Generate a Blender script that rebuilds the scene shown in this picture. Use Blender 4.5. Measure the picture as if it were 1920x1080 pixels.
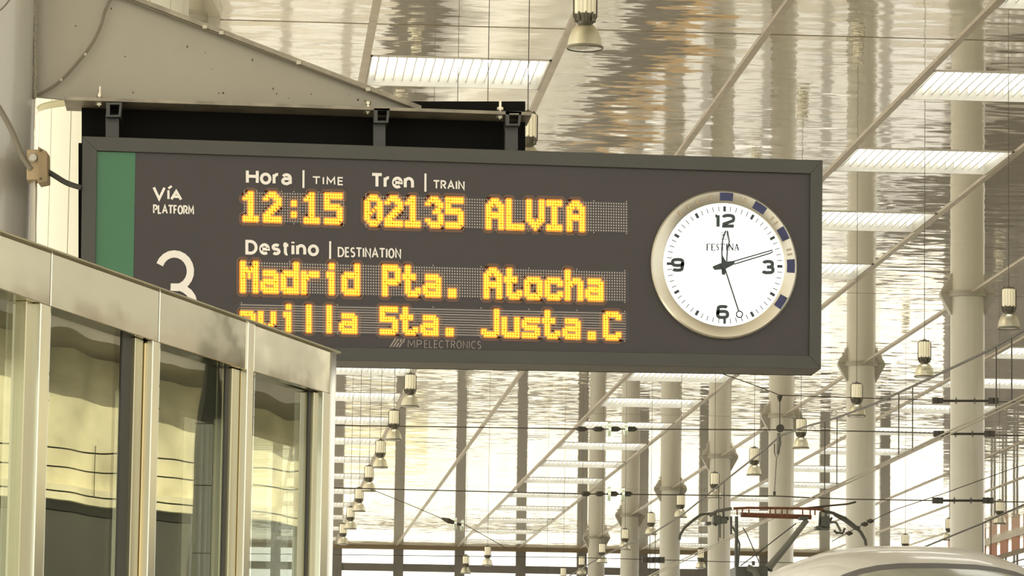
import bpy, math, random
from mathutils import Vector, Matrix
R = random.Random(7)
for o in list(bpy.data.objects): bpy.data.objects.remove(o)
SC = bpy.context.scene
COL = SC.collection

# ---------------------------------------------------------------- camera
F, YAW, PIT, ROL = 7573.0, .06775, .1217, .01437
CAM = Vector((0, 0, 1.6))
_f = Vector((math.sin(YAW)*math.cos(PIT), math.cos(YAW)*math.cos(PIT), math.sin(PIT)))
_r0 = Vector((math.cos(YAW), -math.sin(YAW), 0)); _u0 = _r0.cross(_f)
_r = _r0*math.cos(ROL) + _u0*math.sin(ROL); _u = _u0*math.cos(ROL) - _r0*math.sin(ROL)
cd = bpy.data.cameras.new('camera'); cam = bpy.data.objects.new('camera', cd); COL.objects.link(cam)
M = Matrix((( _r.x, _u.x, -_f.x, 0), (_r.y, _u.y, -_f.y, 0), (_r.z, _u.z, -_f.z, CAM.z), (0, 0, 0, 1)))
cam.matrix_world = M
cd.sensor_width = 36; cd.lens = F/1920*36; cd.clip_end = 2000; cd.clip_start = .1
SC.camera = cam

# ---------------------------------------------------------------- world, sun, exposure
W = bpy.data.worlds.new('sky'); SC.world = W; W.use_nodes = True
bg = W.node_tree.nodes['Background']; bg.inputs[0].default_value = (1, .968, .87, 1); bg.inputs[1].default_value = 2.15
sd = bpy.data.lights.new('sun', 'SUN'); sd.energy = 6; sd.color = (1, .93, .74); sd.angle = .01
sun = bpy.data.objects.new('sun', sd); COL.objects.link(sun)
sun.rotation_euler = Vector((.80, .16, -.60)).to_track_quat('-Z', 'Y').to_euler()
SC.view_settings.view_transform = 'Standard'; SC.view_settings.look = 'None'
SC.view_settings.gamma = 1; SC.view_settings.use_curve_mapping = False
SC.view_settings.exposure = 0
SC.cycles.use_denoising = True
SC.cycles.max_bounces = 10; SC.cycles.glossy_bounces = 6; SC.cycles.diffuse_bounces = 4
SC.cycles.transparent_max_bounces = 24; SC.cycles.caustics_reflective = True; SC.cycles.blur_glossy = .5; SC.cycles.caustics_refractive = False
SC.cycles.sample_clamp_indirect = 6

# ---------------------------------------------------------------- helpers
def ray(px, py): return _f + _r*((px-960)/F) - _u*((py-540)/F)
def onY(px, py, Y): d = ray(px, py); return CAM + d*(Y/d.y)
def onX(px, py, X): d = ray(px, py); return CAM + d*(X/d.x)
def onZ(px, py, Z): d = ray(px, py); return CAM + d*((Z-CAM.z)/d.z)

def mat(name, col, rough=.5, metal=0, var=.08, scale=3, emit=None, es=1, spec=.5, bump=0, bscale=40, stretch=(1, 1, 1), col2=None, coat=0):
    m = bpy.data.materials.new(name); m.use_nodes = True; nt = m.node_tree; b = nt.nodes['Principled BSDF']
    b.inputs['Roughness'].default_value = rough; b.inputs['Metallic'].default_value = metal
    b.inputs['Specular IOR Level'].default_value = spec
    if coat: b.inputs['Coat Weight'].default_value = coat
    tc = nt.nodes.new('ShaderNodeTexCoord'); mp = nt.nodes.new('ShaderNodeMapping'); mp.inputs['Scale'].default_value = stretch
    nt.links.new(tc.outputs['Object'], mp.inputs[0])
    n = nt.nodes.new('ShaderNodeTexNoise'); n.inputs['Scale'].default_value = scale; n.inputs['Detail'].default_value = 4
    nt.links.new(mp.outputs[0], n.inputs['Vector'])
    r = nt.nodes.new('ShaderNodeValToRGB'); r.color_ramp.elements[0].position = .3; r.color_ramp.elements[1].position = .7
    c2 = col2 or tuple(min(1, c*(1+var)) for c in col); c1 = col if col2 else tuple(c*(1-var) for c in col)
    r.color_ramp.elements[0].color = (*c1, 1); r.color_ramp.elements[1].color = (*c2, 1)
    nt.links.new(n.outputs['Fac'], r.inputs[0]); nt.links.new(r.outputs[0], b.inputs['Base Color'])
    if emit: b.inputs['Emission Color'].default_value = (*emit, 1); b.inputs['Emission Strength'].default_value = es
    if bump:
        n2 = nt.nodes.new('ShaderNodeTexNoise'); n2.inputs['Scale'].default_value = bscale; nt.links.new(mp.outputs[0], n2.inputs['Vector'])
        bp = nt.nodes.new('ShaderNodeBump'); bp.inputs['Strength'].default_value = 1; bp.inputs['Distance'].default_value = bump
        nt.links.new(n2.outputs['Fac'], bp.inputs['Height']); nt.links.new(bp.outputs[0], b.inputs['Normal'])
    return m

def tilt_normal(m, layers, strip=0):
    """perturb the shading normal: layers = [(axis_vector, amplitude, (sx,sy,sz) noise scales)]"""
    nt = m.node_tree; b = nt.nodes['Principled BSDF']; g = nt.nodes.new('ShaderNodeNewGeometry'); oi = nt.nodes.new('ShaderNodeObjectInfo')
    k = nt.nodes.new('ShaderNodeMath'); k.operation = 'MULTIPLY'; k.inputs[1].default_value = 60; nt.links.new(oi.outputs['Random'], k.inputs[0])
    acc = g.outputs['Normal']; pos = g.outputs['Position']
    if strip:
        sx = nt.nodes.new('ShaderNodeSeparateXYZ'); nt.links.new(pos, sx.inputs[0])
        d = nt.nodes.new('ShaderNodeMath'); d.operation = 'DIVIDE'; nt.links.new(sx.outputs[1], d.inputs[0]); d.inputs[1].default_value = strip
        fl = nt.nodes.new('ShaderNodeMath'); fl.operation = 'FLOOR'; nt.links.new(d.outputs[0], fl.inputs[0])
        ad = nt.nodes.new('ShaderNodeMath'); ad.operation = 'MULTIPLY_ADD'; nt.links.new(fl.outputs[0], ad.inputs[0]); ad.inputs[1].default_value = .9; 
        ym = nt.nodes.new('ShaderNodeMath'); ym.operation = 'MULTIPLY'; nt.links.new(sx.outputs[1], ym.inputs[0]); ym.inputs[1].default_value = .35; nt.links.new(ym.outputs[0], ad.inputs[2])
        cb = nt.nodes.new('ShaderNodeCombineXYZ'); nt.links.new(sx.outputs[0], cb.inputs[0]); nt.links.new(ad.outputs[0], cb.inputs[1]); spos = cb.outputs[0]
    for ax, amp, sc in layers:
        mp = nt.nodes.new('ShaderNodeVectorMath'); mp.operation = 'MULTIPLY_ADD'; nt.links.new(spos if sc[2] < 0 else pos, mp.inputs[0])
        mp.inputs[1].default_value = (sc[0], sc[1], max(sc[2], 0)); nt.links.new(k.outputs[0], mp.inputs[2])
        n = nt.nodes.new('ShaderNodeTexNoise'); n.inputs['Scale'].default_value = 1; n.inputs['Detail'].default_value = 3; n.inputs['Roughness'].default_value = .55
        nt.links.new(mp.outputs[0], n.inputs['Vector'])
        s = nt.nodes.new('ShaderNodeMath'); s.operation = 'SUBTRACT'; nt.links.new(n.outputs['Fac'], s.inputs[0]); s.inputs[1].default_value = .5
        v = nt.nodes.new('ShaderNodeVectorMath'); v.operation = 'SCALE'; v.inputs[0].default_value = tuple(a*amp for a in ax); nt.links.new(s.outputs[0], v.inputs['Scale'])
        a = nt.nodes.new('ShaderNodeVectorMath'); a.operation = 'ADD'; nt.links.new(acc, a.inputs[0]); nt.links.new(v.outputs[0], a.inputs[1]); acc = a.outputs[0]
    nn = nt.nodes.new('ShaderNodeVectorMath'); nn.operation = 'NORMALIZE'; nt.links.new(acc, nn.inputs[0]); nt.links.new(nn.outputs[0], b.inputs['Normal'])

def glassmat(name, refl, tint=(1, 1, 1), rcol=(1, 1, 1), rough=0.0, wob=0):
    m = bpy.data.materials.new(name); m.use_nodes = True; nt = m.node_tree; nt.nodes.clear()
    out = nt.nodes.new('ShaderNodeOutputMaterial'); t = nt.nodes.new('ShaderNodeBsdfTransparent'); t.inputs[0].default_value = (*tint, 1)
    g = nt.nodes.new('ShaderNodeBsdfGlossy'); g.inputs['Roughness'].default_value = rough; g.inputs['Color'].default_value = (*rcol, 1)
    mx = nt.nodes.new('ShaderNodeMixShader'); mx.inputs[0].default_value = refl
    nt.links.new(t.outputs[0], mx.inputs[1]); nt.links.new(g.outputs[0], mx.inputs[2]); nt.links.new(mx.outputs[0], out.inputs[0])
    if wob:
        tc = nt.nodes.new('ShaderNodeTexCoord'); n = nt.nodes.new('ShaderNodeTexNoise'); n.inputs['Scale'].default_value = 2.2; n.inputs['Detail'].default_value = 1
        bp = nt.nodes.new('ShaderNodeBump'); bp.inputs['Distance'].default_value = wob; bp.inputs['Strength'].default_value = 1
        nt.links.new(tc.outputs['Object'], n.inputs['Vector']); nt.links.new(n.outputs['Fac'], bp.inputs['Height']); nt.links.new(bp.outputs[0], g.inputs['Normal'])
    return m

class MB:
    def __init__(s): s.v = []; s.f = []
    def add(s, vs, fs):
        k = len(s.v); s.v += [tuple(p) for p in vs]; s.f += [tuple(i+k for i in q) for q in fs]; return s
    def box(s, x0, x1, y0, y1, z0, z1):
        return s.add([(x, y, z) for z in (z0, z1) for y in (y0, y1) for x in (x0, x1)],
            [(0, 2, 3, 1), (4, 5, 7, 6), (0, 1, 5, 4), (2, 6, 7, 3), (0, 4, 6, 2), (1, 3, 7, 5)])
    def hexa(s, a, b):   # two matching quads (front, back)
        return s.add(list(a)+list(b), [(0, 1, 2, 3), (7, 6, 5, 4), (0, 4, 5, 1), (1, 5, 6, 2), (2, 6, 7, 3), (3, 7, 4, 0)])
    def prism(s, a, b):  # two matching rings
        n = len(a); return s.add(list(a)+list(b), [tuple(range(n)), tuple(range(2*n-1, n-1, -1))]+[(i, i+n, (i+1) % n+n, (i+1) % n) for i in range(n)])
    def tube(s, pts, r, n=8, flat=1, closed=False):
        pts = [Vector(p) for p in pts]; rs = r if isinstance(r, (list, tuple)) else [r]*len(pts); vs = []; m = len(pts)
        prev = None
        for i, p in enumerate(pts):
            d = (pts[(i+1) % m] - pts[i-1]) if closed else (pts[min(i+1, m-1)] - pts[max(i-1, 0)])
            d.normalize()
            if prev is None:
                a = Vector((0, 0, 1)) if abs(d.z) < .9 else Vector((1, 0, 0)); e = d.cross(a).normalized()
            else: e = (prev - d*prev.dot(d)).normalized()
            prev = e; g = d.cross(e)
            vs += [p + (e*math.cos(2*math.pi*k/n)+g*math.sin(2*math.pi*k/n)*flat)*rs[i] for k in range(n)]
        fs = [(i*n+k, i*n+(k+1) % n, ((i+1) % m)*n+(k+1) % n, ((i+1) % m)*n+k) for i in range(m if closed else m-1) for k in range(n)]
        if not closed: fs += [tuple(range(n-1, -1, -1)), tuple((m-1)*n+k for k in range(n))]
        return s.add(vs, fs)
    def lathe(s, prof, c=(0, 0, 0), n=24, axis='z', cap=True):
        vs = []
        for (r, h) in prof:
            for k in range(n):
                a = 2*math.pi*k/n; x, y = r*math.cos(a), r*math.sin(a)
                p = (x, y, h) if axis == 'z' else (h, x, y) if axis == 'x' else (x, h, y)
                vs.append((c[0]+p[0], c[1]+p[1], c[2]+p[2]))
        fs = [(i*n+k, i*n+(k+1) % n, (i+1)*n+(k+1) % n, (i+1)*n+k) for i in range(len(prof)-1) for k in range(n)]
        if cap: fs += [tuple(range(n-1, -1, -1)), tuple((len(prof)-1)*n+k for k in range(n))]
        return s.add(vs, fs)
    def build(s, name, m, parent=None, smooth=False, origin=None, kind=None, label=None, bevel=0):
        o0 = Vector(origin) if origin is not None else Vector((0, 0, 0))
        me = bpy.data.meshes.new(name); me.from_pydata([tuple(Vector(p)-o0) for p in s.v], [], s.f)
        me.materials.append(m)
        if smooth:
            me.shade_smooth() if hasattr(me, 'shade_smooth') else None
            me.set_sharp_from_angle(angle=math.radians(40))
        o = bpy.data.objects.new(name, me); COL.objects.link(o); o.location = o0
        if parent: o.parent = parent; o.location = o0 - parent.location
        if kind: o['kind'] = kind
        if label: o['label'] = label
        if bevel:
            bv = o.modifiers.new('bevel', 'BEVEL'); bv.width = bevel; bv.segments = 2; bv.limit_method = 'ANGLE'
        return o

def empty(name, loc, label=None, cat=None, group=None, kind=None):
    o = bpy.data.objects.new(name, None); COL.objects.link(o); o.location = loc; o.empty_display_size = .1
    return tag(o, label, cat, group, kind)
def tag(o, label=None, cat=None, group=None, kind=None):
    if label: o['label'] = label
    if cat: o['category'] = cat
    if group: o['group'] = group
    if kind: o['kind'] = kind
    return o
def copy_tree(o, loc, parent=None):
    c = o.copy(); COL.objects.link(c); c.parent = parent
    c.location = loc if loc is not None else o.location
    for ch in o.children: copy_tree(ch, None, c)
    return c
ORD = ['nearest', 'second', 'third', 'fourth', 'fifth', 'sixth', 'seventh', 'eighth', 'ninth', 'tenth', 'eleventh', 'twelfth', 'thirteenth', 'fourteenth', 'fifteenth', 'sixteenth', 'seventeenth', 'eighteenth', 'nineteenth', 'twentieth']

# ---------------------------------------------------------------- materials
M_ceil = mat('polished_ceiling_metal', (.90, .86, .77), .03, 1, .03, 2)
tilt_normal(M_ceil, [((0, 1, 0), .06, (2.6, 9, 0)), ((0, 1, 0), .07, (1.1, 1, -1)), ((1, 0, 0), .013, (.35, 3.2, 0)), ((0, 1, 0), .012, (.25, 1.1, 0))], .22)
def soften(m, fac, rough, col):
    nt = m.node_tree; b = nt.nodes['Principled BSDF']; out = nt.nodes['Material Output']; g2 = nt.nodes.new('ShaderNodeBsdfGlossy')
    g2.inputs['Roughness'].default_value = rough; g2.inputs['Color'].default_value = (*col, 1)
    if b.inputs['Normal'].is_linked: nt.links.new(b.inputs['Normal'].links[0].from_socket, g2.inputs['Normal'])
    mx = nt.nodes.new('ShaderNodeMixShader'); mx.inputs[0].default_value = fac
    nt.links.new(b.outputs[0], mx.inputs[1]); nt.links.new(g2.outputs[0], mx.inputs[2]); nt.links.new(mx.outputs[0], out.inputs[0])
soften(M_ceil, .26, .38, (.85, .81, .72))
M_trim = mat('beige_ceiling_trim', (.44, .385, .31), .38, .35, .12, 6)
M_deck = mat('dark_ceiling_deck', (.04, .035, .03), .8)
M_beam = mat('olive_brown_trim', (.22, .17, .10), .6)
M_frame = mat('dark_window_frame', (.17, .16, .14), .5, .1)
M_pane = glassmat('clear_window_glass', .06, (.97, .97, .95))
M_lum = mat('fluorescent_panel', (.9, .9, .88), .5, emit=(1, .99, .95), es=3.3)
M_slat = mat('white_louvre', (.75, .76, .72), .45)
M_lframe = mat('luminaire_frame', (.5, .48, .42), .4, .4)
M_col = mat('painted_column', (.52, .50, .42), .30, 0, .05, 1.5, spec=.6, coat=.3)
M_fin = mat('column_collar_paint', (.38, .36, .30), .45)
M_pillar = mat('grey_pillar_paint', (.42, .405, .35), .30, 0, .06, 2, coat=.35, stretch=(1, 1, .3))
M_plate = mat('grey_bracket_paint', (.30, .278, .215), .5, 0, .08, 2.2, stretch=(1, 1, .5))
M_plate2 = mat('weathered_flange_paint', (.26, .23, .17), .5, .1, .3, 14)
M_dirt = mat('brown_grime', (.07, .055, .035), .9)
M_bolt = mat('zinc_bolt', (.6, .55, .42), .35, .8, .3, 60)
M_black = mat('black_housing', (.006, .0055, .004), .8, spec=.12)
M_hang = mat('dark_hanger_paint', (.045, .045, .04), .5)
M_sframe = mat('board_frame_paint', (.05, .049, .04), .45, 0, .08, 5, spec=.4)
M_face = mat('board_face_panel', (.040, .033, .031), .4, 0, .06, 3, spec=.35)
M_well = mat('display_window', (.022, .016, .013), .35)
M_green = mat('green_vinyl', (.03, .135, .055), .4, 0, .05, 4)
M_white = mat('white_lettering', (.78, .74, .68), .5, 0, .03)
M_dimtext = mat('grey_lettering', (.26, .22, .19), .5)
M_led = mat('lit_led', (.9, .6, .05), .4, emit=(1.0, .76, .035), es=1.25)
M_glow2 = mat('led_painted_outer_halo', (.07, .045, .03), .5, emit=(.5, .13, .01), es=.10)  # weak emission painting the wider bloom around lit dots
M_glow = mat('led_painted_halo', (.5, .2, .02), .5, emit=(.62, .20, .004), es=.55)  # emissive orange painting the halo of light around each lit dot
M_off = mat('unlit_led', (.42, .36, .30), .35)
M_off2 = mat('unlit_led_streak', (.30, .26, .22), .35)
M_bezel = mat('brushed_gold_bezel', (.50, .475, .40), .3, .7, .08, 5)
M_dial = mat('lit_dial', (.9, .93, .9), .4, emit=(.93, 1, .96), es=.92)
M_ink = mat('dark_dial_ink', (.02, .035, .035), .5)
M_ink2 = mat('thin_dial_ink', (.10, .12, .12), .5)
M_hand = mat('clock_hand_paint', (.02, .035, .035), .5)
M_blue = mat('navy_inlay', (.012, .014, .07), .3, .2, .4, 30)
M_engr = mat('engraved_bezel_mark', (.36, .29, .19), .5, .6)
M_steel = mat('polished_stainless', (.60, .57, .45), .06, 1, .03, 3)
tilt_normal(M_steel, [((0, 1, 0), .05, (3.2, 2.4, 5)), ((0, 0, 1), .035, (3.5, 2.5, 6))])
M_post = mat('satin_stainless_post', (.60, .58, .49), .2, 1, .05, 5, stretch=(1, 1, .2))
M_stile = mat('bronze_tinted_stile', (.52, .42, .22), .3, 1, .15, 5, stretch=(1, 1, .2))
M_stile2 = mat('olive_stile', (.42, .39, .26), .3, .9, .12, 5, stretch=(1, 1, .2))
M_gask = mat('black_gasket', (.03, .022, .015), .6)
M_kglass = glassmat('reflective_kiosk_glass', .28, (.78, .82, .80), (.93, .92, .76), .0, .0008)
M_inner = mat('dark_kiosk_interior', (.045, .043, .036), .6)
M_wire = mat('dark_wire', (.05, .045, .035), .5, .3)
M_cwire = mat('worn_contact_wire', (.23, .20, .13), .4, .6)
M_paint = mat('white_train_paint', (.86, .86, .85), .3, 0, .02, 2, coat=.4)
M_tglass = mat('pale_windscreen', (.42, .44, .38), .12, 0, .08, 5)
M_tseal = mat('grey_windscreen_seal', (.16, .16, .17), .5)
M_rust = mat('rust_brown_collector', (.15, .055, .025), .5, .3, .3, 20)
M_panto = mat('dark_pantograph_steel', (.06, .065, .05), .5, .3)
M_grey = mat('grey_machine_steel', (.13, .13, .11), .45, .3)
M_cream = mat('cream_cladding', (.74, .725, .61), .5, 0, .03, 2)
M_joint = mat('cladding_joint', (.45, .42, .27), .8)
M_box = mat('tan_plastic_box', (.36, .27, .15), .5, 0, .12, 12)
M_conduit = mat('grey_conduit', (.42, .40, .34), .45)
M_cable = mat('black_rubber_cable', (.035, .033, .028), .6)
M_greyc = mat('painted_grey_cable', (.16, .14, .10), .55)
M_tie = mat('pale_cable_tie', (.5, .46, .36), .5)
M_lhouse = mat('ribbed_aluminium_housing', (.80, .76, .60), .35, .3)
M_lneck = mat('dark_lamp_neck', (.10, .09, .065), .4, .5)
M_bell = glassmat('prismatic_lamp_glass', .55, (.80, .79, .70), (.85, .83, .72), .35)
M_bellr = mat('lamp_rim', (.17, .16, .12), .4, .5)
M_lens = mat('lamp_lens', (.62, .61, .55), .15, .2, .3, 60)
M_plat = mat('pale_platform_paving', (.58, .54, .46), .24, 0, .25, .5, coat=.7, spec=.6)
M_grnd = mat('outdoor_ground', (.64, .62, .57), .8, 0, .15, .2)
M_ball = mat('track_ballast', (.22, .205, .18), .9, 0, .4, 1.2)
M_orange = mat('orange_safety_strip', (.70, .44, .16), .6)
M_terra = mat('terracotta_render', (.52, .27, .19), .8, 0, .1, .5)
M_band = mat('pale_grey_spandrel', (.60, .585, .58), .5, 0, .2, .8)
M_gblock = mat('added_block_grey', (.42, .41, .37), .8, 0, .1, .2)
M_greyw = mat('grey_brown_wall', (.20, .18, .16), .7, 0, .4, .5)
M_lowshade = mat('painted_lower_shade', (.09, .09, .075), .3, 0, .2, .5)  # shade put into the colour of the cream building's lower wall
M_wallc = mat('cream_render', (.74, .69, .50), .85, 0, .3, 1.1)
M_dark = mat('added_post_dark', (.05, .05, .045), .7)
M_iglass = glassmat('insulator_glass', .5, (.75, .85, .78), (.9, .95, .9), .1)

# ---------------------------------------------------------------- SETTING
ZC = 9.6; BX0 = 1.35; BW = 2.105; YL0 = 45.25; DY = 5.63; YS = 42.4; SY = 22.5; YEND = 138.6; X_R = BX0+11*BW; X_L = BX0-7*BW
def struct(o): o['kind'] = 'structure'; return o
struct(MB().box(-160, 220, -60, 420, -1.0, -.75).build('floor', M_grnd))
struct(MB().box(X_L, 3.4, -20, YEND, -.75, 0).build('platform_floor', M_plat))
struct(MB().box(3.4, 10.0, -20, YEND, -.75, -.70).build('track_bed', M_ball))
pf = struct(MB().box(10.0, 19.5, -20, YEND, -.75, 0).build('platform_floor', M_plat))
MB().box(10.0, 10.65, -20, YEND, 0, .01).build('safety_strip', M_orange, pf)
struct(MB().box(19.5, X_R, -20, YEND, -.75, -.70).build('track_bed', M_ball))

ceil = struct(MB().box(X_L-.1, X_R+.1, -2.6, YEND+.2, ZC+.22, ZC+.5).build('ceiling', M_deck))
cols_x = [BX0+k*BW for k in range(-7, 12)]
LB = {0, 3, 6}                     # bays with recessed luminaires
lumY = [YL0+DY*k for k in range(-1, 17)]
LH = .95
TR = .045
cache = {}
def panel(x0, x1, y0, y1):
    key = (round(x1-x0, 3), round(y1-y0, 3))
    if key not in cache:
        w, d = (x1-x0)/2, (y1-y0)/2
        mb = MB().box(-w, w, -d, d, -.015, .015); me = bpy.data.meshes.new('ceiling_panel'); me.from_pydata(mb.v, [], mb.f); me.materials.append(M_ceil); cache[key] = me
    o = bpy.data.objects.new('ceiling_panel', cache[key]); COL.objects.link(o); o.parent = ceil
    o.location = ((x0+x1)/2, (y0+y1)/2, ZC+.015)
for k in range(-7, 11):
    x0, x1 = BX0+k*BW+TR, BX0+(k+1)*BW-TR
    segs = [-2.6, YS-SY, YS, YS+SY, YS+2*SY, YS+3*SY, YS+4*SY]; segs = [s for s in segs if s < YEND]+[YEND]
    cuts = []
    for a, b in zip(segs[:-1], segs[1:]):
        a += .03; b -= .03
        if k in LB:
            cur = a
            for ly in lumY:
                if a < ly < b and not (k == 6 and ly < 66):
                    if ly-LH > cur: cuts.append((cur, ly-LH))
                    cur = ly+LH
            if b > cur: cuts.append((cur, b))
        else: cuts.append((a, b))
    for a, b in cuts: panel(x0, x1, a, b)
for x in cols_x:
    MB().box(x-TR+.004, x+TR-.004, -2.6, YEND, ZC-.02, ZC+.05).build('trim', M_trim, ceil)
for y in [YS+SY*i for i in range(5)]:
    MB().box(X_L, X_R, y-.02, y+.02, ZC+.01, ZC+.04).build('cross_seam', M_beam, ceil)

# far glazed wall: brown head trim, mullions on the ceiling seams, transoms, panes
wf = struct(MB().box(X_L, X_R, YEND-.1, YEND+.25, ZC-.13, ZC+.2).build('wall_far', M_beam))
zs = [0, 2.0, 4.1, 6.2, 8.52, 9.47]          # lower edges of rows / head
mullx = [onY(862+115*k, 1042, YEND).x for k in (-1, 0, 1)]
mx0 = mullx[1]; mstep = 2.105
mxs = [mx0+mstep*k for k in range(-8, 9)]
mxs = [x for x in mxs if X_L < x < X_R]
for x in mxs: MB().box(x-.17, x+.17, YEND-.05, YEND+.2, 3.6 if x > 12 else 0, ZC-.13).build('mullion', M_frame, wf)
zb = onY(862, 1073, YEND).z; zt = onY(862, 1059, YEND).z
trans = [(zb, zt), (3.6, 5.0), (0, .25)]
for (a, b) in trans: MB().box(X_L, X_R, YEND, YEND+.15, a, b).build('transom', M_band if b == 5.0 else M_frame, wf)
for i, x in enumerate(mxs[:-1]):
    for (z0, z1) in ((zt, ZC-.13), (5.0, zb), (.25, 3.6)):
        MB().box(x+.17, mxs[i+1]-.17, YEND+.07, YEND+.09, z0, z1).build('pane', M_pane, wf)

# right-hand wall near the far end: terracotta with slot windows under a glazed strip
wr = struct(MB().box(X_R, X_R+.06, 100, YEND, -.75, 6.9).build('wall_right', M_greyw))
MB().box(X_R-.02, X_R+.06, 100, YEND, 8.92, 9.06).build('rail', M_beam, wr)
MB().box(X_R, X_R+.06, 100, YEND, 9.54, ZC-.12).build('rail', M_terra, wr)
for i in range(20):
    y = 100.4+i*1.9
    MB().box(X_R, X_R+.04, y, y+1.2, 9.06, 9.54).build('wall_pier', M_terra, wr)
    MB().box(X_R+.02, X_R+.03, y+1.2, y+1.9, 9.06, 9.54).build('pane', M_pane, wr)
    for q in (.25, .75): MB().box(X_R, X_R+.04, y+q, y+q+.2, 6.9, 8.92).build('mullion', M_frame, wr)
    MB().box(X_R+.02, X_R+.03, y+.95, y+2.15, 6.9, 8.92).build('pane', M_pane, wr)
MB().box(X_R-.05, X_R+.3, -2.6, YEND, ZC-.12, ZC).build('trim', M_trim, wr)

# sunlit building beyond the open right side (seen mirrored in the kiosk)
bl = empty('station_building', (34, 60, -.75), 'long cream building beyond the tracks with dark eaves, mirrored in kiosk glass', 'building')
def rz(y): return 8.95-.09*(y-51)
MB().hexa([(34, 20, -.75), (34, 76, -.75), (34, 76, rz(76)-.4), (34, 20, rz(20)-.4)], [(39, 20, -.75), (39, 76, -.75), (39, 76, rz(76)-.4), (39, 20, rz(20)-.4)]).build('wall', M_wallc, bl)
MB().hexa([(33, 19, rz(19)-.4), (33, 77, rz(77)-.4), (33, 77, rz(77)), (33, 19, rz(19))], [(39.5, 19, rz(19)-.4), (39.5, 77, rz(77)-.4), (39.5, 77, rz(77)), (39.5, 19, rz(19))]).build('eaves', M_greyw, bl)
gb = empty('added_grey_block', (45, 76, -.75), 'added plain grey block, out of view, behind the cream building, mirrored in the kiosk fascia', 'building')
MB().box(40, 50, 68.5, 86, -.75, 15).build('wall', M_gblock, gb); MB().box(39.9, 50.2, 68.3, 86.2, 15, 15.4).build('parapet', M_greyw, gb)  # unseen block added to turn the fascia's reflection grey
MB().box(33.6, 34, 20, 76, -.75, 5.9).build('lower_wall_shade', M_lowshade, bl)  # dark slab standing in for shade on the lower wall
MB().box(33.4, 34, 20, 76, 5.9, 6.15).build('ledge', M_wallc, bl)
mt = empty('added_post', (15, 30.9, -.7), 'added dark post between the right tracks, seen only mirrored in the kiosk', 'added_post')
MB().prism([(14.83, 30.9, -.7), (15, 30.73, -.7), (15.17, 30.9, -.7), (15, 31.07, -.7)], [(14.9, 30.9, 9.4), (15, 30.8, 9.4), (15.1, 30.9, 9.4), (15, 31.0, 9.4)]).build('post', M_dark, mt)  # unseen tapered post added to mirror as a dark band in the glass
MB().box(14.75, 15.25, 30.65, 31.15, -.7, -.66).build('foot_plate', M_dark, mt)
# low buildings across the end of the tracks outside
ob = empty('shed', (0, 190, -.75), 'low grey shed outside beyond the far glazed wall', 'building')
MB().box(-30, 9, 190, 204, -.75, 2.4).build('wall', M_wallc, ob)
MB().box(-31, 10, 189, 205, 2.4, 2.6).build('roof', M_wallc, ob)

# ---------------------------------------------------------------- recessed louvred luminaires
rowname = {0: 'left strip of ceiling lights behind the board', 3: 'middle strip of ceiling lights running to the far wall', 6: 'right strip of ceiling lights beyond the columns'}
def luminaire(x0, y, near, label):
    w = BW-2*TR
    t = empty('louvred_ceiling_light', (x0+BW/2, y, ZC), label, 'light', 'recessed louvred lights in the mirrored ceiling')
    a, b = x0+TR, x0+BW-TR; y0, y1 = y-LH, y+LH
    f = MB(); f.box(a, b, y0, y0+.03, ZC-.01, ZC+.2); f.box(a, b, y1-.03, y1, ZC-.01, ZC+.2); f.box(a, a+.02, y0, y1, ZC-.01, ZC+.2); f.box(b-.02, b, y0, y1, ZC-.01, ZC+.2)
    f.build('frame', M_lframe, t)
    MB().box(a+.02, b-.02, y0+.03, y1-.03, ZC+.16, ZC+.19).build('diffuser', M_lum, t)
    n = 18
    if near:
        me = None
        for i in range(n):
            x = a+(i+1)*w/(n+1)
            if me is None:
                mb = MB().box(-.007, .007, -LH+.03, LH-.03, -.045, .045); me = bpy.data.meshes.new('slat'); me.from_pydata(mb.v, [], mb.f); me.materials.append(M_slat)
            o = bpy.data.objects.new('slat', me); COL.objects.link(o); o.parent = t; o.location = (x-(x0+BW/2), 0, .10)
    else:
        s = MB()
        for i in range(n):
            x = a+(i+1)*w/(n+1); s.box(x-.007, x+.007, y0+.03, y1-.03, ZC+.05, ZC+.13)
        s.build('slats', M_slat, t, kind='stuff')
for k in sorted(LB):
    c = 0
    for y in lumY:
        if k == 6 and y < 66: continue
        luminaire(BX0+k*BW, y, y < 64, '%s louvred fluorescent panel in the %s' % (ORD[c], rowname[k])); c += 1

# ---------------------------------------------------------------- round columns
def column(x, y, label, r=.278, h=ZC+.0, mt=None):
    t = empty('round_column', (x, y, 0), label, 'column', 'tall round columns holding up the mirrored ceiling')
    MB().lathe([(r, 0), (r, ZC)], (x, y, 0), 40).build('shaft', mt or M_col, t, True)
    MB().lathe([(r+.05, ZC-.05), (r+.05, ZC)], (x, y, 0), 40).build('collar', M_fin, t, True)
    MB().lathe([(r+.06, 0), (r+.06, .12), (r+.01, .14)], (x, y, 0), 32).build('base_ring', M_fin, t, True)
    for i in (0, 2):
        c, s = math.cos(i*math.pi/2), math.sin(i*math.pi/2)
        pr = [(r-.03, ZC-.34), (r, ZC-.34), (r+.17, ZC-.03), (r+.17, ZC), (r-.03, ZC)]
        def q(w): return [(x+c*a-s*w, y+s*a+c*w, z) for a, z in pr]
        MB().prism(q(-.09), q(.09)).build('fin', M_fin, t)
    return t
names = ['nearest of the round columns right of the board, passing the train roof', 'second round column right of the board, its collar just right of the frame', 'third round column, behind the pulley under the board corner',
         'fourth round column, behind the pantograph', 'fifth round column from the right', 'sixth round column, left of the pantograph horn', 'farthest round column, close to the far glazed wall']
for i in range(7): column(11.85, 64.8+11.2*i, names[i])
for i in (-1, -2, -3): column(11.85, 64.8+11.2*i, 'round column in the right row, out of frame beside the platform')
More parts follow.
